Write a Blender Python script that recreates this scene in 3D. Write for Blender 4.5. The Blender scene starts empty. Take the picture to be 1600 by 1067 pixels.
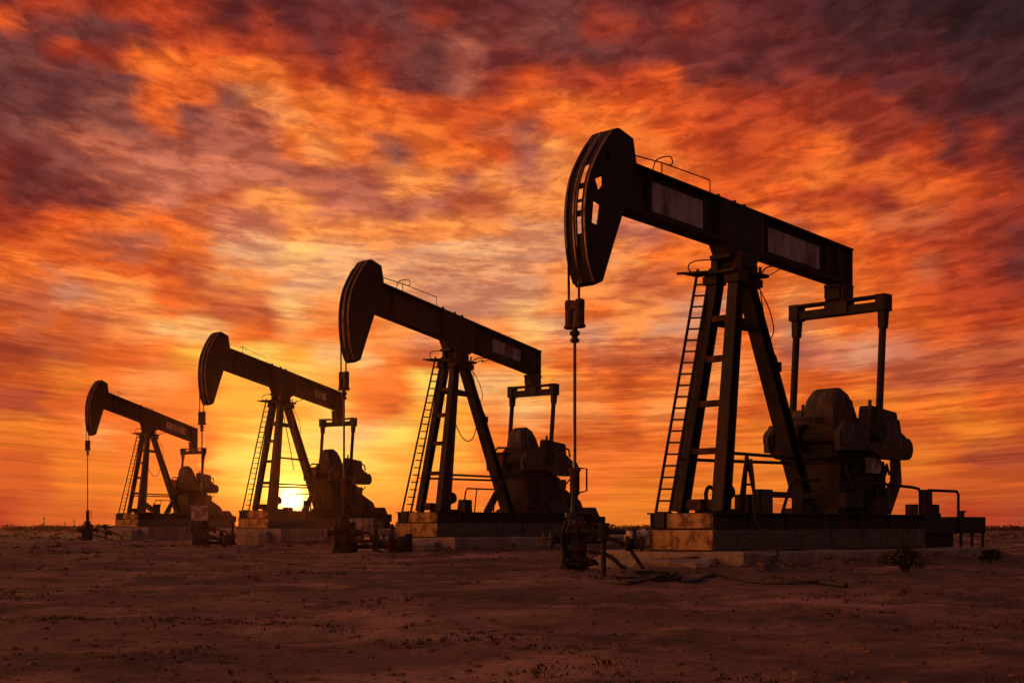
import bpy, bmesh, math, random
from mathutils import Vector, Matrix, noise
from mathutils.geometry import tessellate_polygon
R = math.radians
random.seed(7)
scene = bpy.context.scene
COL = scene.collection
HAZE = True

# ------------------------------------------------------------------ materials
def nodes_of(m):
    m.use_nodes = True
    nt = m.node_tree
    for n in list(nt.nodes): nt.nodes.remove(n)
    return nt

def srgb(r, g, b):
    f = lambda c: (c/255/12.92) if c/255 <= .04045 else ((c/255+.055)/1.055)**2.4
    return (f(r), f(g), f(b), 1)

def weathered(name, base, second, scale=2.0, amount=.5, rough=.6, spec=.3, metal=0.0, bump=.25,
              third=None, streak=False, fine=30, soft=.12):
    """paint or steel with patches of a second colour and a fine grain"""
    m = bpy.data.materials.new(name); nt = nodes_of(m); N = nt.nodes.new; L = nt.links.new
    out = N('ShaderNodeOutputMaterial'); b = N('ShaderNodeBsdfPrincipled')
    L(b.outputs[0], out.inputs[0])
    tc = N('ShaderNodeTexCoord'); mp = N('ShaderNodeMapping')
    L(tc.outputs['Object'], mp.inputs[0])
    if streak: mp.inputs['Scale'].default_value = (1.6, 1.6, .35)
    n1 = N('ShaderNodeTexNoise'); n1.inputs['Scale'].default_value = scale
    n1.inputs['Detail'].default_value = 9; n1.inputs['Roughness'].default_value = .68
    L(mp.outputs[0], n1.inputs['Vector'])
    mr = N('ShaderNodeMapRange'); mr.inputs['From Min'].default_value = .5+(.5-amount)*.45-soft/2
    mr.inputs['From Max'].default_value = .5+(.5-amount)*.45+soft/2
    L(n1.outputs[0], mr.inputs['Value'])
    mx = N('ShaderNodeMix'); mx.data_type = 'RGBA'
    mx.inputs['A'].default_value = (*base, 1); mx.inputs['B'].default_value = (*second, 1)
    L(mr.outputs[0], mx.inputs['Factor'])
    col = mx.outputs['Result']
    n2 = N('ShaderNodeTexNoise'); n2.inputs['Scale'].default_value = fine; n2.inputs['Detail'].default_value = 6
    L(tc.outputs['Object'], n2.inputs['Vector'])
    if third:
        n3 = N('ShaderNodeTexNoise'); n3.inputs['Scale'].default_value = scale*2.7; n3.inputs['Detail'].default_value = 8
        mp3 = N('ShaderNodeMapping'); mp3.inputs['Location'].default_value = (3.1, 7.7, 1.3)
        L(mp.outputs[0], mp3.inputs[0]); L(mp3.outputs[0], n3.inputs['Vector'])
        r3 = N('ShaderNodeMapRange'); r3.inputs['From Min'].default_value = .54; r3.inputs['From Max'].default_value = .66
        L(n3.outputs[0], r3.inputs['Value'])
        m3 = N('ShaderNodeMix'); m3.data_type = 'RGBA'; m3.inputs['B'].default_value = (*third, 1)
        L(r3.outputs[0], m3.inputs['Factor']); L(col, m3.inputs['A']); col = m3.outputs['Result']
    hs = N('ShaderNodeHueSaturation'); L(col, hs.inputs['Color'])
    rv = N('ShaderNodeMapRange'); rv.inputs['To Min'].default_value = .65; rv.inputs['To Max'].default_value = 1.35
    L(n2.outputs[0], rv.inputs['Value']); L(rv.outputs[0], hs.inputs['Value'])
    L(hs.outputs[0], b.inputs['Base Color'])
    rr = N('ShaderNodeMapRange'); rr.inputs['To Min'].default_value = max(.05, rough-.15); rr.inputs['To Max'].default_value = min(1, rough+.2)
    L(n1.outputs[0], rr.inputs['Value']); L(rr.outputs[0], b.inputs['Roughness'])
    b.inputs['Specular IOR Level'].default_value = spec; b.inputs['Metallic'].default_value = metal
    if bump:
        bp = N('ShaderNodeBump'); bp.inputs['Strength'].default_value = bump; bp.inputs['Distance'].default_value = .02
        ad = N('ShaderNodeMath'); ad.operation = 'ADD'; L(n1.outputs[0], ad.inputs[0]); L(n2.outputs[0], ad.inputs[1])
        L(ad.outputs[0], bp.inputs['Height']); L(bp.outputs[0], b.inputs['Normal'])
    return m

M = {}
M['steel'] = weathered('dark_painted_steel', (.026, .025, .028), (.066, .034, .024), 1.1, .38, .7, .17, bump=.3, third=(.040, .037, .038), streak=True)
M['steel_head'] = weathered('horsehead_steel', (.027, .023, .024), (.050, .030, .024), .8, .4, .7, .16, bump=.2, streak=True)
M['rust'] = weathered('rusted_steel', (.105, .042, .021), (.042, .024, .020), 3.0, .45, .8, .2, bump=.4)
M['rim'] = weathered('lit_copper_rim', (.42, .24, .14), (.16, .08, .045), 4.0, .4, .38, .5, metal=.6, bump=.15)  # coppery light caught by the rim is put into its base colour
M['panel'] = weathered('faded_white_panel', (.40, .35, .335), (.13, .075, .055), 1.7, .46, .6, .25, bump=.2, third=(.30, .25, .24), streak=True, soft=.22)
M['lit_ochre'] = weathered('glow_lit_rusty_ochre', (.46, .27, .09), (.16, .075, .035), 2.6, .45, .7, .25, bump=.4, third=(.36, .25, .13))  # rusty ochre, with the sunset glow on front faces put into the colour
M['concrete'] = weathered('stained_concrete', (.33, .265, .225), (.16, .115, .095), 1.3, .52, .9, .2, bump=.6, third=(.30, .23, .18), soft=.3)
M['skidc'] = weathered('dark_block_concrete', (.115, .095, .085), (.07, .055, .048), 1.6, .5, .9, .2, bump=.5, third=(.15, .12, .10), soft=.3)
M['grey'] = weathered('grey_machine_paint', (.056, .051, .051), (.095, .045, .026), 1.8, .46, .66, .2, bump=.25, third=(.15, .13, .12), streak=True)
M['rod'] = weathered('polished_rod_steel', (.12, .09, .07), (.07, .045, .03), 6, .4, .42, .5, metal=.5, bump=.05)
M['rubber'] = weathered('black_rubber', (.016, .015, .015), (.03, .026, .024), 9, .5, .6, .3, bump=.2)
M['white'] = weathered('dirty_white_paint', (.48, .42, .38), (.20, .14, .11), 3, .45, .6, .3, bump=.2)
M['bark'] = weathered('dark_wood', (.05, .035, .025), (.09, .06, .04), 5, .5, .9, .1, bump=.4)
M['grass'] = weathered('dry_grass', (.085, .050, .024), (.050, .036, .018), 2, .5, .9, .1, bump=0)
M['leaf'] = weathered('dull_scrub_leaf', (.040, .034, .018), (.065, .045, .022), 3, .5, .8, .15, bump=0)
M['sprig'] = weathered('yellow_green_sprig', (.16, .13, .04), (.10, .08, .03), 9, .5, .8, .15, bump=0)
M['stone'] = weathered('dirt_stone', (.20, .115, .08), (.11, .065, .05), 6, .5, .95, .1, bump=.4)

def ground_material():
    m = bpy.data.materials.new('dry_red_dirt'); nt = nodes_of(m); N = nt.nodes.new; L = nt.links.new
    out = N('ShaderNodeOutputMaterial'); b = N('ShaderNodeBsdfPrincipled'); L(b.outputs[0], out.inputs[0])
    tc = N('ShaderNodeTexCoord')
    def nz(s, d, r=.6, loc=(0, 0, 0), sc=(1, 1, 1)):
        mp = N('ShaderNodeMapping'); mp.inputs['Location'].default_value = loc; mp.inputs['Scale'].default_value = sc
        L(tc.outputs['Object'], mp.inputs[0])
        n = N('ShaderNodeTexNoise'); n.inputs['Scale'].default_value = s; n.inputs['Detail'].default_value = d
        n.inputs['Roughness'].default_value = r; L(mp.outputs[0], n.inputs['Vector']); return n.outputs[0]
    def rng(v, a, c, lo=0, hi=1):
        r = N('ShaderNodeMapRange'); r.inputs['From Min'].default_value = a; r.inputs['From Max'].default_value = c
        r.inputs['To Min'].default_value = lo; r.inputs['To Max'].default_value = hi; L(v, r.inputs['Value']); return r.outputs[0]
    def mix(f, A, B):
        x = N('ShaderNodeMix'); x.data_type = 'RGBA'; L(f, x.inputs['Factor'])
        for s, v in (('A', A), ('B', B)):
            if isinstance(v, tuple): x.inputs[s].default_value = (*v, 1)
            else: L(v, x.inputs[s])
        return x.outputs['Result']
    big = nz(.16, 6, .6); mid = nz(.9, 8, .68, (9, 4, 0)); fin = nz(14, 8, .7, (2, 2, 0)); track = nz(.55, 9, .72, (5, 1, 0), (.75, 1.1, 1))
    c = mix(rng(mid, .36, .62), (.120, .068, .058), (.285, .155, .122))
    c = mix(rng(big, .42, .56), c, (.125, .072, .060))
    c = mix(rng(track, .50, .60), c, (.085, .048, .038))     # dark crusted, weedy patches
    mats = nz(.24, 10, .70, (3, 8, 0), (.85, .7, 1))
    c = mix(rng(mats, .50, .565), c, (.060, .036, .030))       # crusted, oil-darkened mats
    pale = nz(.30, 9, .66, (12, 2, 0), (.7, .8, 1))
    c = mix(rng(pale, .54, .64), c, (.36, .205, .165))         # bare, wind-swept pale dirt
    c = mix(rng(fin, .52, .64), c, (.085, .047, .038))
    c = mix(rng(nz(55, 4, .6, (7, 7, 0)), .66, .74), c, (.40, .27, .20))
    L(c, b.inputs['Base Color']); b.inputs['Roughness'].default_value = .78; b.inputs['Specular IOR Level'].default_value = .28
    bp1 = N('ShaderNodeBump'); bp1.inputs['Strength'].default_value = .9; bp1.inputs['Distance'].default_value = .16; L(mid, bp1.inputs['Height'])
    bp2 = N('ShaderNodeBump'); bp2.inputs['Strength'].default_value = .7; bp2.inputs['Distance'].default_value = .035
    L(fin, bp2.inputs['Height']); L(bp1.outputs[0], bp2.inputs['Normal']); L(bp2.outputs[0], b.inputs['Normal'])
    return m

# ------------------------------------------------------------------ mesh helpers
def smooth_pts(pts, n=6):
    """Catmull-Rom through the given points"""
    P = [Vector(p) for p in pts]; out = []
    for i in range(len(P)-1):
        a = P[i-1] if i else P[0]*2-P[1]; b = P[i]; c = P[i+1]
        d = P[i+2] if i+2 < len(P) else P[-1]*2-P[-2]
        for k in range(n):
            t = k/n
            out.append(.5*((2*b)+(c-a)*t+(2*a-5*b+4*c-d)*t*t+(3*b-a-3*c+d)*t**3))
    out.append(P[-1]); return out

class MB:
    def __init__(s): s.bm = bmesh.new()
    def _add(s, vs, fs, smooth=False):
        V = [s.bm.verts.new(v) for v in vs]
        for f in fs:
            try: F = s.bm.faces.new([V[i] for i in f]); F.smooth = smooth
            except ValueError: pass
        return s
    def box(s, c, d, rot=None):
        x, y, z = (q/2 for q in d); c = Vector(c)
        vs = [Vector((a*x, b*y, e*z)) for a in (-1, 1) for b in (-1, 1) for e in (-1, 1)]
        if rot: 
            m = Matrix.Rotation(rot[1], 3, rot[0]); vs = [m @ v for v in vs]
        return s._add([v+c for v in vs], [(0, 1, 3, 2), (4, 6, 7, 5), (0, 4, 5, 1), (2, 3, 7, 6), (0, 2, 6, 4), (1, 5, 7, 3)])
    def bx(s, x0, x1, y0, y1, z0, z1): return s.box(((x0+x1)/2, (y0+y1)/2, (z0+z1)/2), (abs(x1-x0), abs(y1-y0), abs(z1-z0)))
    def bar(s, p, q, w, h, w2=None, h2=None, side=(0, 1, 0)):
        p, q = Vector(p), Vector(q); d = (q-p).normalized(); a = Vector(side); a = (a-d*a.dot(d)).normalized(); b = d.cross(a)
        w2 = w if w2 is None else w2; h2 = h if h2 is None else h2
        vs = [p+a*i*w/2+b*j*h/2 for i, j in ((-1, -1), (1, -1), (1, 1), (-1, 1))]+[q+a*i*w2/2+b*j*h2/2 for i, j in ((-1, -1), (1, -1), (1, 1), (-1, 1))]
        return s._add(vs, [(3, 2, 1, 0), (4, 5, 6, 7), (0, 1, 5, 4), (1, 2, 6, 5), (2, 3, 7, 6), (3, 0, 4, 7)])
    def hbeam(s, p, q, w, h, t=.05, taper=1.0, side=(0, 1, 0)):
        """H section: two flanges and a web"""
        p, q = Vector(p), Vector(q); d = (q-p).normalized(); a = Vector(side); a = (a-d*a.dot(d)).normalized(); b = d.cross(a)
        for k in (-1, 1):
            s.bar(p+b*k*(h/2-t/2), q+b*k*(h/2-t/2)*taper, w, t, w*taper, t, side)
        return s.bar(p, q, t, h-2*t, t, h*taper-2*t, side)
    def tube(s, pts, r, seg=8, closed=False, r2=None):
        P = [Vector(p) for p in pts]; n = len(P); vs = []; up = None
        for i, p in enumerate(P):
            if closed: d = P[(i+1) % n]-P[i-1]
            else: d = P[min(i+1, n-1)]-P[max(i-1, 0)]
            d.normalize()
            if up is None: up = d.orthogonal().normalized()
            up = (up-d*up.dot(d)).normalized(); b = d.cross(up)
            rr = r if r2 is None else r+(r2-r)*i/(n-1)
            vs += [p+(up*math.cos(2*math.pi*k/seg)+b*math.sin(2*math.pi*k/seg))*rr for k in range(seg)]
        fs = []
        for i in range(n if closed else n-1):
            j = (i+1) % n
            fs += [(i*seg+k, i*seg+(k+1) % seg, j*seg+(k+1) % seg, j*seg+k) for k in range(seg)]
        s._add(vs, fs, True)
        if not closed:
            s._add(vs[:seg], [tuple(range(seg-1, -1, -1))]); s._add(vs[-seg:], [tuple(range(seg))])
        return s
    def cyl(s, p, q, r, seg=20, r2=None): 
        s.tube([p, q], r, seg, r2=r2); return s
    def lathe(s, prof, o, axis=(0, 0, 1), seg=20, smooth=True):
        o = Vector(o); d = Vector(axis).normalized(); a = d.orthogonal().normalized(); b = d.cross(a); vs = []; n = len(prof)
        for r, h in prof: vs += [o+d*h+(a*math.cos(2*math.pi*k/seg)+b*math.sin(2*math.pi*k/seg))*max(r, 1e-4) for k in range(seg)]
        fs = [(i*seg+k, i*seg+(k+1) % seg, (i+1)*seg+(k+1) % seg, (i+1)*seg+k) for i in range(n-1) for k in range(seg)]
        s._add(vs, fs, smooth)
        s._add(vs[:seg], [tuple(range(seg-1, -1, -1))]); s._add(vs[-seg:], [tuple(range(seg))]); return s
    def plate(s, loops, y0, y1):
        """2-D loops in (x, z), the first the outline and the rest holes, extruded along y"""
        L3 = [[Vector((x, z, 0)) for x, z in lp] for lp in loops]; flat = [v for lp in L3 for v in lp]; n = len(flat)
        tris = tessellate_polygon(L3)
        vs = [(v.x, y0, v.y) for v in flat]+[(v.x, y1, v.y) for v in flat]
        fs = [tuple(t) for t in tris]+[tuple(i+n for i in reversed(t)) for t in tris]; o = 0
        for lp in L3:
            m = len(lp); fs += [(o+i, o+(i+1) % m, o+(i+1) % m+n, o+i+n) for i in range(m)]; o += m
        return s._add(vs, fs)
    def loft(s, secs, smooth=True):
        n = len(secs[0]); vs = [p for sec in secs for p in sec]
        fs = [(i*n+k, i*n+(k+1) % n, (i+1)*n+(k+1) % n, (i+1)*n+k) for i in range(len(secs)-1) for k in range(n)]
        s._add(vs, fs, smooth); s._add(secs[0], [tuple(range(n-1, -1, -1))]); s._add(secs[-1], [tuple(range(n))]); return s
    def bolts(s, pts, axis, r=.035, h=.04):
        ax = Vector(axis)
        for p in pts: s.cyl(Vector(p), Vector(p)+ax*h, r, 6)
        return s
    def build(s, name, mat, parent=None, bevel=0.0, loc=None):
        bmesh.ops.recalc_face_normals(s.bm, faces=s.bm.faces)
        me = bpy.data.meshes.new(name); s.bm.to_mesh(me); s.bm.free()
        me.materials.append(M[mat] if isinstance(mat, str) else mat)
        o = bpy.data.objects.new(name, me); COL.objects.link(o)
        if parent: o.parent = parent
        if loc: o.location = loc
        if bevel:
            b = o.modifiers.new('edge', 'BEVEL'); b.width = bevel; b.segments = 2; b.limit_method = 'ANGLE'; b.angle_limit = R(50)
        return o

def tag(o, label, cat, group=None, kind=None):
    if label: o['label'] = label
    if cat: o['category'] = cat
    if group: o['group'] = group
    if kind: o['kind'] = kind
    return o
def empty(name, loc, rz=0):
    o = bpy.data.objects.new(name, None); COL.objects.link(o); o.location = loc; o.rotation_euler = (0, 0, rz)
    o.empty_display_size = .3; return o

# ------------------------------------------------------------------ camera geometry
F, CX, HY, EYE = 2200.0, 800.0, 824.0, 1.0       # focal length, principal point and horizon in pixels of the 1600-wide photograph; eye height in m
def spot(px, depth): return ((px-CX)/F*depth, depth)

PADS = [(spot(898, 37.0), 45), (spot(537.5, 56.9), 52.5), (spot(315.5, 80.4), 60), (spot(137, 107.0), 65)]
def bank(x, y):
    h = 0
    for (ox, oy), rz in PADS:
        dx, dy = x-ox, y-oy
        if dx*dx+dy*dy > 700: continue
        a = R(rz); u, v = dx*math.cos(a)+dy*math.sin(a), -dx*math.sin(a)+dy*math.cos(a)
        d = math.hypot(max(3.85-u, u-18.5, 0), max(abs(v)-2.6, 0))
        n = noise.noise(Vector((x*.7, y*.7, 3)))+.6*noise.noise(Vector((x*2.3, y*2.3, 9)))
        h = max(h, max(0, .14+.22*n)*math.exp(-(d/.7)**2))
    return h
def ground_z(x, y):
    d = math.hypot(x, y)
    k = min(1, max(0, (62-d)/18)); base = -.12*k
    amp = min(1, max(.25, (d-3)/14))
    v = Vector((x, y, 0))
    n = noise.fractal(v*.10, .9, 2.1, 4)*.095 + noise.fractal(v*.42+Vector((7, 3, 1)), .8, 2.2, 4)*.08
    n += max(0, noise.noise(Vector((x*.30+5, y*.34, 4.2)))-.12)*.16
    if d < 140: n += noise.fractal(v*1.9, .7, 2.2, 4)*.026
    far = min(1, max(0, (d-160)/900))
    n += far*noise.fractal(v*.004, .9, 2.0, 3)*.5
    return base+n*amp+bank(x, y)

# ------------------------------------------------------------------ pump jack
ARC = [(1.04, 11.57), (.55, 10.98), (.12, 10.23), (-.05, 9.5), (-.06, 8.75), (.05, 8.0), (.27, 7.45)]
zt = lambda x: 11.03-.0715*x
zb = lambda x: 9.76-.063*x

def make_pump(px, depth, rz, raise_z, label, v, k_=0.0, d_=0.0, sy=1.0):
    X, Y = spot(px, depth)
    root = empty('pump_jack', (X, Y, raise_z), R(rz)); tag(root, label, 'pump jack', 'pump jacks standing in a receding row')
    HEADS = ('horsehead', 'arc_face', 'track_rim', 'bridle_cable', 'carrier_bar', 'rod_clamp')
    BEAMS = ('walking_beam', 'faded_panel', 'beam_handrail'); TAILS = ('equalizer_beam', 'tail_bearing')
    POSTS = ('saddle_bearing', 'post_cap', 'samson_leg', 'cross_brace', 'tie_rod', 'ladder', 'grab_rail', 'loose_cable')
    def P(mb, name, mat, par=root, bev=.012):
        """build a part; each machine stands at its own point of the stroke and has its own post height"""
        for q in mb.bm.verts:
            x, z = q.co.x, q.co.z
            if z > 1.45: q.co.y *= sy
            if name in HEADS: q.co.z += k_*5.7-d_
            elif name in BEAMS: q.co.z += k_*(7-x)-d_
            elif name in TAILS: q.co.z += -k_*5.8-d_
            elif name == 'pitman_arm': q.co.z -= (k_*5.8+d_)*max(0, (z-4.4)/3.5)
            elif name == 'polished_rod' and z > 5: q.co.z += k_*5.7-d_
            elif name in POSTS:
                q.co.z -= d_*min(1, max(0, (z-1.44)/6.9))
                if name == 'loose_cable' and z > 8.75: q.co.z += k_*(7-x)
        return mb.build(name, mat, par, bev)
    near = v == 1
    # ---- horsehead
    arc = [(p.x, p.y) for p in smooth_pts([(a, b, 0) for a, b in ARC], 10)]
    outline = arc+[(.34, 7.37), (.64, 7.50), (1.10, 8.6), (1.57, 9.66), (2.02, 10.87), (1.88, 11.50), (1.30, 11.67)]
    holes_n = [[(.33, 10.14), (.62, 10.26), (.62, 10.02), (.46, 9.86)], [(.27, 9.56), (.52, 9.48), (.42, 8.94), (.20, 8.98)], [(.75, 10.85), (.9, 10.95), (.86, 10.72)]] if near else []
    hm = MB().plate([outline]+holes_n, -.43, -.38)
    back = [(.34, 7.37), (.64, 7.50), (1.57, 9.66), (2.02, 10.87), (1.88, 11.50), (1.30, 11.67), (1.04, 11.57)]
    for (x0, z0), (x1, z1) in zip(back, back[1:]): hm.bar((x0, -.07, z0), (x1, -.07, z1), .62, .03)
    if near:
        hm.plate([outline, [(.22, 8.55), (.95, 8.55), (1.38, 9.6), (1.55, 10.75), (.75, 10.75), (.42, 10.3), (.24, 9.6)]], .22, .27)
    else: hm.plate([outline], .22, .27)
    head = P(hm, 'horsehead', 'steel_head')
    am = MB()
    cut = {}
    ys = [-.46, -.31, -.10, .30]
    for i, ((x0, z0), (x1, z1)) in enumerate(zip(arc, arc[1:])):
        for a, b in zip(ys, ys[1:]):
            zm = (z0+z1)/2
            if near and a == -.31 and any(p < zm < q for p, q in ((10.0, 10.5), (9.60, 9.9), (9.24, 9.50), (8.7, 9.14))): continue
            am._add([(x0-.02, a, z0), (x1-.02, a, z1), (x1-.02, b, z1), (x0-.02, b, z0), (x0+.03, a, z0), (x1+.03, a, z1), (x1+.03, b, z1), (x0+.03, b, z0)],
                    [(0, 1, 2, 3), (7, 6, 5, 4), (0, 4, 5, 1), (2, 6, 7, 3), (1, 5, 6, 2), (3, 7, 4, 0)])
    P(am, 'arc_face', 'steel_head', head, 0)
    rm = MB()
    for y in (-.44, -.05): rm.tube([(x-.035, y, z) for x, z in arc], .028, 6)
    P(rm, 'track_rim', 'rim', head, 0)
    for y in (.19, -.17):
        c = MB().tube([(x-.06, y, z) for x, z in arc[6:-14]]+[(-.03, y, 8.3), (-.02, y, 6.9)], .035, 7)
        P(c, 'bridle_cable', 'rod', root, 0)
    cb = MB().bx(-.1, .1, -.27, .27, 6.72, 6.95)
    for y in (-.2, .2):
        cb.lathe([(.10, 0), (.16, .02), (.16, .07), (.125, .12), (.125, .48), (.11, .52), (.13, .56), (.13, .72), (.1, .76)], (0, y*.9, 6.22), seg=14, smooth=False)
    carrier = P(cb, 'carrier_bar', 'rust')
    cl = MB().lathe([(.07, 0), (.12, .02), (.12, .1), (.08, .12), (.08, .18), (.13, .2), (.13, .3), (.08, .32), (.08, .5)], (0, 0, 5.85))
    P(cl, 'rod_clamp', 'rust', carrier, 0)
    P(MB().cyl((0, 0, 6.7), (0, 0, 1.3-raise_z), .045, 10), 'polished_rod', 'rod', root, 0)
    # ---- walking beam
    b = MB()
    b.plate([[(1.55, zb(1.55)), (1.95, zt(1.95)), (13.1, zt(13.1)), (13.1, zb(13.1))]], -.10, .10)
    b.bar((1.9, 0, zt(1.9)), (13.2, 0, zt(13.2)), .62, .07); b.bar((1.5, 0, zb(1.5)), (13.12, 0, zb(13.12)), .62, .08)
    b.bx(13.10, 13.15, -.3, .3, zb(13.1)+.05, zt(13.1)-.04)
    b.bolts([(6.25+.28*i, -.283, zz_) for i in range(7) for zz_ in (zb(6.25+.28*i)+.16, zt(6.25+.28*i)-.14)], (0, -1, 0), .03, .03)
    b.bolts([(x, -.12, zb(x)+d) for x in (2.5, 5.7, 8.5, 12.2) for d in (.2, .4, .6, .8)], (0, -1, 0), .028, .03)
    for x in (2.75, 5.95, 8.35, 11.75, 12.4):
        b.bx(x-.02, x+.02, -.29, .29, zb(x)+.04, zt(x)-.035)
    b.plate([[(6.0, zb(6.0)+.05), (6.0, zt(6)-.04), (8.2, zt(8.2)-.04), (8.2, zb(8.2)+.05)]], -.285, -.25)     # doubler over the saddle
    b.plate([[(6.1, zb(6.1)), (8.1, zb(8.1)), (7.85, 8.98), (6.35, 8.98)]], -.27, .27)
    for x in (6.1, 6.9, 7.4): b.cyl((x, -.1, zt(x)), (x, -.1, zt(x)+.16), .06, 8)
    beam = P(b, 'walking_beam', 'steel')
    def pan(x0, x1, a=.2, c=.24):
        P(MB().plate([[(x0, zb(x0)+c), (x1, zb(x1)+c), (x1, zt(x1)-a), (x0, zt(x0)-a)]], -.118, -.1025), 'faded_panel', 'panel', beam, 0)
    if v == 1: pan(3.05, 5.35, .22, .2); pan(8.55, 11.45, .24, .2)
    elif v == 2: pan(9.6, 11.7, .3, .3)
    elif v == 3: pan(10.3, 11.4, .42, .32)
    else: pan(9.2, 11.6, .36, .3)
    h = MB()
    zz = lambda x, d: (x, -.22, zt(x)+d)
    if v in (1, 2):
        h.tube([zz(2.05, .25), zz(3.35, .36), zz(5.55, .42), zz(5.57, .02)], .018, 6); h.tube([zz(3.35, .0), zz(3.35, .36)], .02, 6)
        h.tube(smooth_pts([zz(2.95, .05), zz(3.1, .36), zz(3.45, .55), zz(3.75, .62), zz(3.82, .45), zz(3.6, .35)], 5), .018, 6)
        h.tube([zz(2.1, .0), zz(2.1, .25)], .016, 6)
    else:
        h.tube([zz(3.3, .0), zz(3.3, .42)], .02, 6); h.tube(smooth_pts([zz(3.0, .25), zz(3.3, .4), zz(3.7, .3)], 4), .015, 6); h.tube([zz(3.3, .38), zz(5.5, .3), zz(5.5, .0)], .01, 6)
    P(h, 'beam_handrail', 'steel', beam, 0)
    # ---- saddle bearing and post cap
    s = MB()
    s.cyl((7.0, -.62, 8.86), (7.0, .62, 8.86), .24, 20)
    for y in (-.42, .42): s.bx(6.6, 7.45, y-.12, y+.12, 8.56, 9.12)
    s.bolts([(6.5+.22*i, -.34, 9.05) for i in range(6)], (0, 0, 1), .035, .12)
    s.bolts([(6.45+.2*i, -.5, 8.57) for i in range(7)], (0, 0, 1), .05, .2)
    s.bx(6.3, 7.75, -.36, .36, 8.92, 9.04)
    bearing = P(s, 'saddle_bearing', 'steel')
    c = MB().bx(6.2, 7.95, -.62, .62, 8.47, 8.57)
    c.bx(7.15, 8.05, -.33, .33, 8.22, 8.46); c.cyl((7.75, -.36, 8.3), (7.75, .36, 8.3), .17, 14)
    for y in (-.4, .4): c.bx(6.35, 6.85, y-.26, y+.26, 8.2, 8.46)
    c.bx(5.95, 6.6, .35, 1.05, 8.52, 8.56)
    P(c, 'post_cap', 'steel')
    # ---- samson post
    zbse = 1.44
    for y in (-1, 1):
        P(MB().hbeam((5.36, y*.75, zbse), (6.68, y*.36, 8.47), .42, .42, .05, .84), 'samson_leg', 'steel')
    P(MB().hbeam((10.9, 0, zbse), (7.55, 0, 8.47), .52, .46, .05, .86), 'samson_leg', 'steel')
    legp = lambda y, z: Vector((5.36, y*.75, zbse)).lerp(Vector((6.68, y*.36, 8.47)), (z-zbse)/(8.47-zbse))
    legr = lambda z: Vector((10.9, 0, zbse)).lerp(Vector((7.55, 0, 8.47)), (z-zbse)/(8.47-zbse))
    for z in (3.22, 4.62, 5.95, 7.15):
        p, q = legp(-1, z), legp(1, z); P(MB().bar(p+Vector((-.06, .15, 0)), q+Vector((-.06, -.15, 0)), .18, .20, side=(0, 0, 1)), 'cross_brace', 'rust')
    for y in (-1, 1):
        P(MB().bar(legp(y, 7.1)+Vector((.18, 0, 0)), legr(7.05)+Vector((-.2, y*.12, 0)), .12, .2), 'cross_brace', 'steel')
    tb = MB()
    for y, z in ((-1, 3.16), (1, 3.0)): tb.tube([legp(y, z), legr(z)+Vector((-.1, y*.1, .02))], .05, 8)
    P(tb, 'tie_rod', 'steel', root, 0)
    if v == 3:
        P(MB().tube([(7.2, .1, 8.3), (8.0, .1, 5.6), (8.35, .1, 4.2)], .035, 6).tube([legp(-1, 4.9), legr(4.85)], .06, 6), 'tie_rod', 'steel', root, 0)
    sl = MB().bar(legp(-1, 1.66)+Vector((0, .2, 0)), legp(1, 1.66)+Vector((0, -.2, 0)), .1, .3, side=(1, 0, 0))
    sl.bx(5.1, 5.34, -.22, .24, 1.5, 1.82)
    P(sl, 'foot_brace', 'rust')
    # ---- ladder up the far leg
    fa, fb, ta, tbp = Vector((4.28, .95, .55)), Vector((4.36, .50, .55)), Vector((6.55, .98, 8.75)), Vector((6.6, .55, 8.72))
    lr = MB().tube([fa, ta], .045, 7).tube([fb, tbp], .045, 7)
    n = 24
    for i in range(n): lr.tube([fa.lerp(ta, (i+.6)/n), fb.lerp(tbp, (i+.6)/n)], .028, 6)
    for z in (3, 6): 
        t = (z-.55)/8.2; lr.tube([fb.lerp(tbp, t), legp(1, z)], .02, 6)
    ladder = P(lr, 'ladder', 'steel', root, 0)
    gr = MB().tube(smooth_pts([(6.55, 1.0, 8.5), (6.3, 1.15, 8.78), (6.4, 1.0, 8.98), (6.75, .5, 9.0), (7.0, .1, 8.95)], 4), .022, 6)
    gr.bar((6.0, 1.35, 8.60), (6.6, .55, 8.64), .12, .06)
    P(gr, 'grab_rail', 'steel', ladder, 0)
    # ---- loose cables
    cbm = MB()
    if v in (1, 2):
        cbm.tube(smooth_pts([(7.9, -.3, 8.55), (8.2, -.35, 8.85), (8.8, -.32, 8.98), (9.4, -.3, zb(9.4)-.05)], 6), .022, 6)
        cbm.tube(smooth_pts([(8.0, -.3, 8.5), (8.5, -.35, 8.7), (9.1, -.3, 8.98), (9.4, -.2, zb(9.4)-.05)], 6), .018, 6)
        cbm.tube(smooth_pts([(8.05, -.2, 8.2), (8.5, -.25, 7.6), (8.72, -.25, 7.0), (8.5, -.25, 6.6), (8.85, -.25, 6.2), (9.0, -.22, 5.9)], 6), .02, 6)
        cbm.tube(smooth_pts([(8.0, -.25, 8.2), (8.15, -.25, 7.6), (8.35, -.25, 7.0)], 6), .018, 6)
        cbm.box((9.02, -.24, 5.92), (.14, .1, .3))
    else:
        cbm.tube(smooth_pts([(7.9, -.3, 8.5), (8.5, -.3, 8.85), (9.2, -.3, zb(9.2)-.05)], 6), .02, 6)
        cbm.tube(smooth_pts([(8.0, -.25, 8.2), (8.6, -.25, 7.4), (8.7, -.25, 6.6)], 6), .02, 6)
    if v in (2, 4): cbm.tube(smooth_pts([legp(-1, 6.1), (7.2, -.35, 4.95), (8.0, -.25, 4.95), legr(6.1)], 6), .025, 6)
    P(cbm, 'loose_cable', 'rubber', root, 0)
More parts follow.
